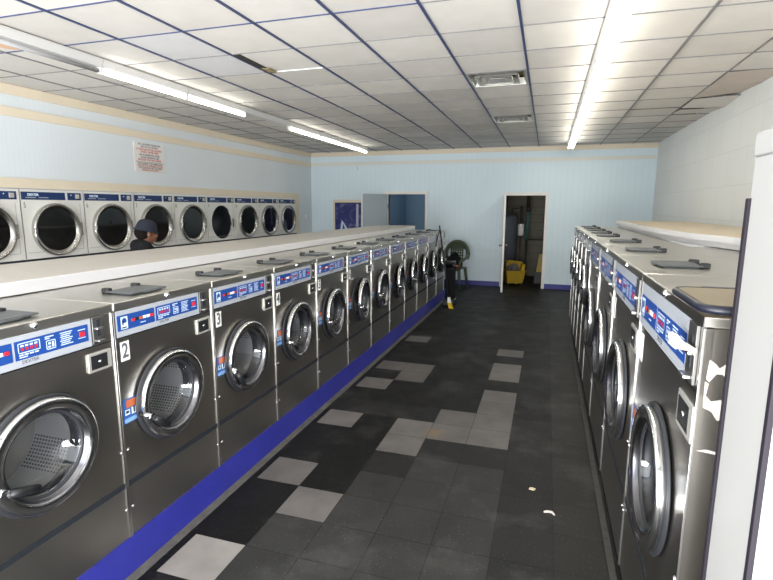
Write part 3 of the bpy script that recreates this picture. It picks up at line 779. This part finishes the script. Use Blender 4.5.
# stained tile patch: loose ceiling flap near the left edge
b = MB(); b.prism([(-4.40, 3.16), (-4.15, 3.13), (-4.08, 3.30), (-4.22, 3.42), (-4.38, 3.3)], 'z', HC-.008, HC-.004, mat('ceiling_stain', (.62, .40, .25), .9, var=.2, vscale=10))
struct(b.build('trim_ceiling_stain'))
struct(MB().box(-2.69, -2.615, 4.02, 4.64, HC-.004, HC+.01, PLENUM).prism([(-2.655, 4.44), (-2.58, 4.45), (-2.58, 4.60), (-2.655, 4.58)], 'z', HC-.012, HC-.006, BRICKTAN).build('trim_ceiling_gap'))

# ------------------------------------------------------------------ wall sign, thermostat, poster
t = thing('wall_sign', 'plastic notice with red and black lettering high on the left wall', 'sign', (XW+.006, 6.22, 2.48))
MB().box(0, .006, -.30, .30, -.205, .205, SIGNBG, .001).build('plate', t)
LN = [('IN A LAUNDRY ROOM WE', SIGNBLK, .185), ('ASK OF YOU PLEASE', SIGNBLK, .150), ('IF YOUR USE OF THIS LAUNDRY', SIGNRED, .112), ('TAKES A DRYER NEED', SIGNRED, .078), ('NO IS PERMITTED AFTER', SIGNBLK, .035), ('CLOSE UNLESS IN USE', SIGNBLK, .0), ('INCLUDE YOU HAVE ASKED', SIGNRED, -.033),
      ('THE LAUNDRY CUSTOMERS ONLY', SIGNBLK, -.088), ('IF DO NOT BE WASHING CLOTHES', SIGNRED, -.118), ('YOU SHOULD NOT BE HERE', SIGNBLK, -.148), ('PLEASE LEAVE NOW', SIGNRED, -.178)]
for s_, m_, z_ in LN:
    o = text_mesh('text_line', s_, .036, m_, t, at_x(.0065, 0, z_), bold=.0012)
    wx = o.dimensions.y
    if wx > .5: o.scale.y = .5/wx
MB().box(.006, .0075, -.28, .28, -.066, -.060, SIGNBLK).build('rule', t)
t = thing('thermostat', 'small white round thermostat on the left wall past the dryers', 'thermostat', (XW, 11.28, 1.53))
b = MB(); b.lathe([(0, .055), (.012, .055), (.022, .045), (.03, .028), (.035, .02), (.036, 0)], WHITEP, 'x', seg=24); b.build('housing', t)
MB().lathe([(.036, .014), (.045, .012), (.046, 0)], PANELGREY, 'x', seg=16).build('dial', t)

def poster_mat():
    m = mat('poster_print', (.05, .08, .30), .3); nt = m.node_tree; N = nt.nodes; L = nt.links; b = N['Principled BSDF']
    tc = N.new('ShaderNodeTexCoord'); nz = N.new('ShaderNodeTexNoise'); nz.inputs['Scale'].default_value = 4.5; nz.inputs['Detail'].default_value = 5; nz.inputs['Distortion'].default_value = 1.2
    L.new(tc.outputs['Object'], nz.inputs['Vector'])
    cr = N.new('ShaderNodeValToRGB'); e = cr.color_ramp.elements; e[0].position = .40; e[0].color = (.008, .012, .12, 1); e[1].position = .66; e[1].color = (.16, .17, .26, 1)
    x = cr.color_ramp.elements.new(.52); x.color = (.015, .025, .18, 1)
    L.new(nz.outputs[0], cr.inputs[0]); L.new(cr.outputs[0], b.inputs['Base Color'])
    return m
t = thing('framed_poster', 'framed dark blue and white poster on the back wall beside the open door', 'poster', (-4.62, YB, 1.40))
MB().box(-.43, .43, -.02, -.0, -.56, .555, CREAM, .003).build('frame', t)
MB().box(-.385, .385, -.024, -.019, -.53, .485, BLACKP).build('inner_border', t)
b = MB(); b.box(-.365, .365, -.027, -.0235, -.51, .465, poster_mat())
x_ = -.0275
b.face([(-.255, x_, -.22), (-.20, x_, -.22), (-.17, x_, .02), (-.205, x_, .06)], GLYPH); b.face([(-.205, x_, .06), (-.17, x_, .02), (-.02, x_, -.20), (-.09, x_, -.22)], GLYPH)
b.face([(.17, x_, -.1), (.23, x_, -.1), (.235, x_, .45), (.18, x_, .45)], mat('poster_streak', (.45, .47, .58), .4))
b.build('print', t)

t = thing('wall_sensor', 'tiny white box high on the back wall near the left lights', 'sensor', (-4.43, YB-.016, 2.70))
MB().box(-.03, .03, -.035, 0, -.05, .04, WHITEP, .006).build('case', t)
MB().tube([(0, -.012, .04), (0, -.012, .14)], .006, WHITEP, 8).build('conduit', t)
# ------------------------------------------------------------------ chair with bag
t = thing('plastic_chair', 'dark green moulded plastic armchair against the back wall', 'chair', (-1.93, 10.92, 0), math.radians(-10))
G = GREENPL
b = MB(); b.prism(rr(-.24, .24, -.24, .24, .06), 'z', .455, .478, G); b.box(-.235, .235, -.245, -.225, .43, .475, G, .006); b.build('seat', t)
# back: rounded frame, spokes and lattice
b = MB(); arc = []
for k in range(17):
    a = math.radians(-25+230*k/16); zz = .76+.26*math.sin(a); arc.append((.255*math.cos(a), .235+.10*(zz-.45), zz))
b.tube(arc, [.030]*17, G, 8, sy=1.6)
b.prism([(-.20, .86), (.20, .86), (.15, .98), (0, 1.02), (-.15, .98)], 'y', .275, .297, G)
for k in range(6):
    x = -.13+.052*k; b.box(x-.011, x+.011, .245, .275, .47, .88, G)
for zz in (.66, .72, .78, .84): b.box(-.155, .155, .25, .27, zz-.011, zz+.011, G)
b.build('backrest', t)
for s in (-1, 1):
    b = MB(); b.tube([(s*.255, .25, .73), (s*.285, .12, .70), (s*.285, -.08, .67), (s*.27, -.22, .645), (s*.255, -.25, .60), (s*.245, -.235, .46)], [.03, .028, .028, .027, .024, .022], G, 8, sy=1.3); b.build('armrest', t)
    b = MB(); b.tube([(s*.22, -.21, .47), (s*.265, -.26, 0)], [.040, .026], G, 8); b.build('leg', t)
    b = MB(); b.tube([(s*.21, .22, .47), (s*.245, .31, 0)], [.040, .026], G, 8); b.build('leg', t)
t = thing('bag', 'black cloth bag slumped on the green chair seat', 'bag', (-1.90, 10.88, .48))
b = MB(); b.blob((0, .02, .13), (.17, .14, .15), BLACKFAB, 18); b.blob((.08, -.05, .08), (.12, .12, .10), BLACKFAB, 14); b.blob((-.1, -.03, .06), (.11, .12, .08), BLACKFAB, 14); b.blob((.02, .04, .24), (.09, .08, .08), BLACKFAB, 12)
b.build('bag_body', t)
MB().tube([(-.06, 0, .27), (-.03, -.02, .34), (.05, -.02, .34), (.08, 0, .27)], .012, BLACKFAB, 8).build('strap', t)
MB().blob((.10, -.15, .045), (.09, .05, .030), ORANGE, 12).build('orange_lining', t)

# ------------------------------------------------------------------ upright cleaner + broom at the far end of the left row
t = thing('vacuum_cleaner', 'black upright vacuum cleaner at the far end of the left row', 'vacuum', (-1.62, 8.98, 0))
b = MB(); b.box(-.105, .10, -.16, .14, .02, .14, BLACKP, .02); b.build('floor_head', t)
b = MB(); b.box(-.085, .085, -.07, .08, .12, .70, BLACKFAB, .03); b.build('bag_body', t)
b = MB(); b.tube([(.06, 0, .68), (.06, 0, .80)], .035, BLACKP, 10); b.tube([(.085, 0, .80), (-.115, 0, .80)], .034, BLACKP, 10); b.build('handle', t)
for s in (-1, 1):
    b = MB(); b.tube([(s*.085-.012, .12, .03), (s*.085+.012, .12, .03)], .03, GASKET, 12); b.build('wheel', t)
t = thing('broom', 'dark handled broom with white and yellow bristles leaning on far left washer', 'broom', (-1.585, 8.74, 0))
b = MB(); b.tube([(-.262, .26, 1.455), (-.015, .0, .19)], .013, BLACKP, 10); b.build('handle', t)
b = MB(); b.prism([(-.030, .20), (.012, .20), (.034, .10), (-.034, .10)], 'y', -.018, .018, WHITEP); b.build('broom_head', t)
b = MB(); b.prism([(-.03, .105), (.03, .105), (.075, .0), (-.005, .0)], 'y', -.02, .02, BRISTLE); b.build('bristles', t)
b = MB(); b.tube([(-.255, .25, 1.38), (-.262, .10, 1.25), (-.268, -.02, 1.10)], .011, BLACKP, 8); b.build('strap', t)

# ------------------------------------------------------------------ utility room things
t = thing('mop_bucket', 'yellow mop bucket with wringer and grey mop inside the doorway', 'bucket', (-.67, 11.93, 0), math.radians(18))
b = MB()
def frus(b, x0, y0, z0, x1, y1, z1, m):
    A = [(-x0,-y0,z0),(x0,-y0,z0),(x0,y0,z0),(-x0,y0,z0)]; B_ = [(-x1,-y1,z1),(x1,-y1,z1),(x1,y1,z1),(-x1,y1,z1)]
    b.face(A[::-1], m)
    for k in range(4): b.face([A[k], A[(k+1) % 4], B_[(k+1) % 4], B_[k]], m)
frus(b, .17, .13, .06, .22, .17, .34, YELLOW)
for k, (x0, x1, y0, y1) in enumerate(((-.235, .235, -.185, -.165), (-.235, .235, .165, .185), (-.235, -.215, -.185, .185), (.215, .235, -.185, .185))): b.box(x0, x1, y0, y1, .33, .355, YELLOW, .004)
b.box(-.02, .02, -.178, -.14, .05, .34, YELLOW, .006)
b.build('tub', t)
b = MB(); b.prism([(-.16, .35), (.20, .35), (.21, .52), (-.08, .58), (-.17, .50)], 'y', .05, .15, YELLOW); b.prism([(.12, .34), (.21, .34), (.22, .50), (.16, .50)], 'y', -.12, .06, YELLOW); b.tube([(-.17, .1, .55), (.2, .1, .53)], .018, YELLOW, 8); b.build('wringer', t)
b = MB(); rn = random.Random(9)
for k in range(26):
    a = rn.uniform(0, 6.28); r_ = rn.uniform(.02, .15)
    b.tube([(r_*.3*math.cos(a)-.02, r_*.3*math.sin(a)-.06, .50), (r_*.9*math.cos(a)-.02, r_*.6*math.sin(a)-.07, .44), (r_*1.2*math.cos(a)-.02, r_*.8*math.sin(a)-.08, .33)], [.02, .024, .018], GREYFAB, 6)
o = b.build('mop_strands'); o.location = (-.67, 11.93, 0); o.rotation_euler = (0, 0, math.radians(18)); tag(o, 'grey string mop head stuffed in the yellow mop bucket', 'mop')
for sx in (-1, 1):
    for sy in (-1, 1):
        b = MB(); b.tube([(sx*.15-.012, sy*.11, .032), (sx*.15+.012, sy*.11, .032)], .031, GASKET, 12); b.build('wheel', t)
t = thing('storage_bin', 'yellow bin on a dark base just inside the right door jamb', 'bin', (-.03, 12.45, 0))
MB().box(-.20, .17, -.15, .15, 0, .28, SEAM, .01).build('base', t)
b = MB(); b.prism([(-.16, .28), (.17, .28), (.15, .72), (-.10, .70)], 'y', -.13, .13, YELLOW); b.build('bin_body', t)
t = thing('water_heater', 'grey water heater tank on the left inside the utility doorway', 'heater', (-.97, 12.85, 0))
b = MB(); b.lathe([(.05, 0), (.05, .27), (1.54, .28), (1.60, .25), (1.62, 0)], UTILGREY, 'z', seg=36); b.build('tank', t)
b = MB(); b.lathe([(0, 0), (0, .24), (.05, .24), (.05, 0)], SEAM, 'z', seg=24); b.build('base', t)
b = MB(); b.tube([(-.05, 0, 1.60), (-.05, 0, 2.69)], .075, COPPER, 14); b.build('flue', t)
b = MB(); b.tube([(.14, 0, 1.6), (.14, 0, 1.75), (.30, .0, 1.76)], .016, COPPER, 8); b.build('water_pipe', t)
t = thing('expansion_tank', 'small white cylinder tank hanging beside the utility room pipes', 'tank', (-.60, 12.75, 1.10))
b = MB(); b.lathe([(0, 0), (.01, .06), (.04, .075), (.26, .075), (.29, .06), (.30, 0)], WHITEP, 'z', seg=24); b.build('tank_body', t)
MB().tube([(0, 0, .29), (0, 0, .72)], .035, COPPER, 10).build('connector', t)
MB().tube([(0, 0, .005), (0, 0, -1.10)], .02, COPPER, 8).build('drain_pipe', t)
t = thing('standing_pipe', 'tall dark pipe with green section and side branch in utility room', 'pipe', (-.46, 13.0, 0))
MB().tube([(0, 0, 0), (0, 0, 1.0)], .03, COPPER, 10).build('lower_pipe', t)
MB().tube([(0, 0, 1.0), (0, 0, 1.75)], .034, PIPEGR, 10).build('green_section', t)
MB().tube([(0, 0, 1.75), (0, 0, 2.69)], .045, COPPER, 10).build('upper_pipe', t)
MB().tube([(0, 0, 1.0), (.9, 0, 1.0)], .016, COPPER, 8).build('branch_pipe', t)
MB().tube([(-.04, 0, 1.74), (.06, 0, 1.74)], .06, COPPER, 12).build('coupling', t)

# ------------------------------------------------------------------ floor litter
b = MB(); b.tube([(0, 0, .006), (.02, .012, .006), (.045, .010, .007), (.058, -.012, .006)], [.006, .008, .008, .005], PAPER, 6)
o = b.build('paper_scrap'); o.location = (.075, 2.88, 0); tag(o, 'small curled white paper scrap on the bare aisle floor', 'litter')
b = MB(); b.prism([(-.02, -.01), (.012, -.014), (.022, .006), (.0, .016), (-.016, .01)], 'z', .0005, .006, TAN)
o = b.build('leaf_scrap'); o.location = (.0, 3.12, 0); tag(o, 'tiny tan scrap on the aisle floor beyond the white curl', 'litter')

# ------------------------------------------------------------------ person
def remesh(o, v, sm=6):
    m = o.modifiers.new('fuse', 'REMESH'); m.mode = 'VOXEL'; m.voxel_size = v; m.use_smooth_shade = True
    m2 = o.modifiers.new('soft', 'SMOOTH'); m2.iterations = sm; m2.factor = .5
t = thing('person', 'person in a dark brimmed hat and black top standing by the dryers', 'person', (-4.16, 4.44, 0), math.radians(58))
# local: faces +X
b = MB(); K = SKIN
def limb(pts, rad, n=10): b.tube(pts, rad, K, n); [b.blob(p, r_, K, 10) for p, r_ in zip(pts, rad)]
b.blob((.0, 0, .93), (.115, .165, .13), K); b.blob((.0, 0, 1.10), (.10, .14, .16), K); b.blob((.0, 0, 1.24), (.11, .17, .13), K)
limb([(-.05, .05, 1.33), (-.05, .17, 1.345)], [.07, .058]); limb([(-.05, -.05, 1.33), (-.05, -.17, 1.345)], [.07, .058])
limb([(-.05, 0, 1.30), (-.02, 0, 1.37), (.02, 0, 1.44)], [.066, .056, .054])
b.blob((.035, 0, 1.485), (.088, .070, .105), K); b.blob((.02, 0, 1.52), (.095, .076, .085), K); b.blob((.062, 0, 1.425), (.050, .048, .042), K)
b.blob((.116, 0, 1.475), (.020, .016, .024), K, 10); b.blob((.112, 0, 1.495), (.014, .012, .03), K, 10)
for s in (-1, 1):
    b.blob((.02, s*.078, 1.482), (.022, .012, .032), K, 10); b.blob((.10, s*.035, 1.462), (.025, .022, .02), K, 10)
    limb([(-.05, s*.175, 1.34), (-.02, s*.215, 1.07), (.10, s*.205, .83)], [.054, .042, .030])
    b.blob((.125, s*.20, .775), (.028, .018, .048), K, 10)
    for q_, (dx, ln) in enumerate(((-.024, .060), (-.008, .072), (.009, .068), (.024, .055))):
        x0 = .13+dx; limb([(x0, s*.20, .745), (x0+.012, s*.195, .745-ln*.5), (x0+.006, s*.185, .745-ln)], [.009, .0085, .0075], 8)
    limb([(.15, s*.195, .79), (.172, s*.188, .765), (.175, s*.182, .735)], [.0105, .0095, .008], 8)
    limb([(0, s*.085, .90), (.01, s*.09, .50), (-.01, s*.092, .09)], [.095, .058, .038])
    b.blob((.05, s*.095, .045), (.115, .04, .038), K)
body = b.build('body', t); remesh(body, .0085, 4)
for s in (-1, 1):
    b = MB(); b.blob((.112, s*.030, 1.497), (.011, .014, .008), EYEW, 10); b.blob((.121, s*.030, 1.497), (.004, .006, .006), HAIR, 8); b.build('eye', t)
b = MB(); b.blob((.108, 0, 1.436), (.010, .024, .008), LIP, 10); b.build('mouth', t)
b = MB(); b.blob((-.02, 0, 1.50), (.092, .083, .085), HAIR); b.blob((-.045, 0, 1.465), (.045, .062, .05), HAIR); b.build('hair', t)
# shirt
b = MB(); K = BLACKFAB
b.blob((.0, 0, .98), (.135, .18, .14), K); b.blob((.0, 0, 1.10), (.122, .158, .18), K); b.blob((-.03, 0, 1.265), (.130, .190, .135), K)
for s in (-1, 1): limb([(-.055, s*.07, 1.345), (-.05, s*.175, 1.35), (-.03, s*.207, 1.14)], [.085, .072, .062])
sh = b.build('shirt', t); remesh(sh, .011, 5)
b = MB(); K = JEANS
b.blob((0, 0, .90), (.13, .175, .12), K)
for s in (-1, 1): limb([(0, s*.088, .88), (.01, s*.092, .50), (-.01, s*.094, .10)], [.108, .075, .062])
pt = b.build('trousers', t); remesh(pt, .013, 5)
for s in (-1, 1):
    b = MB(); b.blob((.055, s*.095, .045), (.130, .050, .045), BLACKP); b.box(-.07, .18, s*.095-.045, s*.095+.045, 0, .02, WHITEP, .008); b.build('shoe', t)
# hat: soft crown with a drooping brim
b = MB()
b.lathe([(.118, 0), (.115, .045), (.098, .080), (.06, .099), (.03, .105), (.018, .109), (.004, .118), (-.012, .127), (-.016, .126), (.0, .114), (.015, .100), (.05, .094), (.09, .074), (.108, .04), (.112, 0)], NAVYFAB, 'z', (0, 0, 0), 32)
ht = b.build('hat', t, (.012, 0, 1.525)); ht.rotation_euler = (0, math.radians(14), 0)

# ------------------------------------------------------------------ lights
def area(name, loc, rot, sx, sy, power, color):
    l = bpy.data.lights.new(name, 'AREA'); l.shape = 'RECTANGLE'; l.size = sx; l.size_y = sy; l.energy = power; l.color = color
    o = bpy.data.objects.new(name, l); link(o); o.location = loc; o.rotation_euler = rot
    return o
# daylight through the open shopfront behind the camera
area('shopfront_daylight', (-1.6, YF-.25, 1.5), (math.radians(90), 0, 0), 7.0, 2.6, 290, (.93, .97, 1.0))
# area lamp added to lift the ceiling, like bounce off sunlit pavement
area('pavement_bounce_fill', (-1.6, YF-1.6, .25), (math.radians(125), 0, 0), 8.0, 1.6, 820, (1.0, .97, .92))
# weak fill lamp added at the camera to brighten the near drums
fl = area('camera_fill', (.03, -.02, 1.86), (0, 0, 0), .12, .08, 7, (1, .98, .95)); fl.rotation_euler = (math.radians(80), 0, math.radians(17))
# low sun streak entering past the right door post
sp = bpy.data.lights.new('sun_streak', 'SPOT'); sp.energy = 25; sp.color = (1, .93, .82); sp.spot_size = math.radians(22); sp.spot_blend = .15; sp.shadow_soft_size = .03
so = bpy.data.objects.new('sun_streak', sp); link(so); so.location = (.85, -1.6, 2.3)
so.rotation_euler = (Vector((.75, 1.5, .25)) - Vector(so.location)).to_track_quat('-Z', 'Y').to_euler()
pl = bpy.data.lights.new('blue_room_fill', 'POINT'); pl.energy = 10; pl.shadow_soft_size = .2; po = bpy.data.objects.new('blue_room_fill', pl); link(po); po.location = (-2.2, 12.4, 2.4)  # unseen light added to brighten the blue room
pl = bpy.data.lights.new('utility_fill', 'POINT'); pl.energy = 1.8; pl.color = (1, .9, .7); pl.shadow_soft_size = .2; po = bpy.data.objects.new('utility_fill', pl); link(po); po.location = (.2, 12.6, 2.5)  # unseen dim light added in place of spill through the doorway

W_ = bpy.data.worlds.new('world'); S.world = W_; W_.use_nodes = True
bg = W_.node_tree.nodes['Background']; bg.inputs[0].default_value = (.80, .88, 1.0, 1); bg.inputs[1].default_value = .7

# ------------------------------------------------------------------ camera
f_, pitch_, yaw_, roll_ = 502.28, .1642, .3063, .0043
fwd = Vector((-math.sin(yaw_)*math.cos(pitch_), math.cos(yaw_)*math.cos(pitch_), -math.sin(pitch_)))
rt = Vector((math.cos(yaw_), math.sin(yaw_), 0)); up = rt.cross(fwd)
r2 = rt*math.cos(roll_) + up*math.sin(roll_); u2 = up*math.cos(roll_) - rt*math.sin(roll_)
cd = bpy.data.cameras.new('camera'); co = bpy.data.objects.new('camera', cd); link(co)
M = Matrix((r2, u2, -fwd)).transposed().to_4x4(); M.translation = (0, 0, 1.7868); co.matrix_world = M
cd.sensor_fit = 'HORIZONTAL'; cd.sensor_width = 36; cd.lens = f_/773*36; cd.clip_start = .05
S.camera = co
S.view_settings.view_transform = 'Standard'
S.view_settings.look = 'None'
S.view_settings.exposure = 0.0
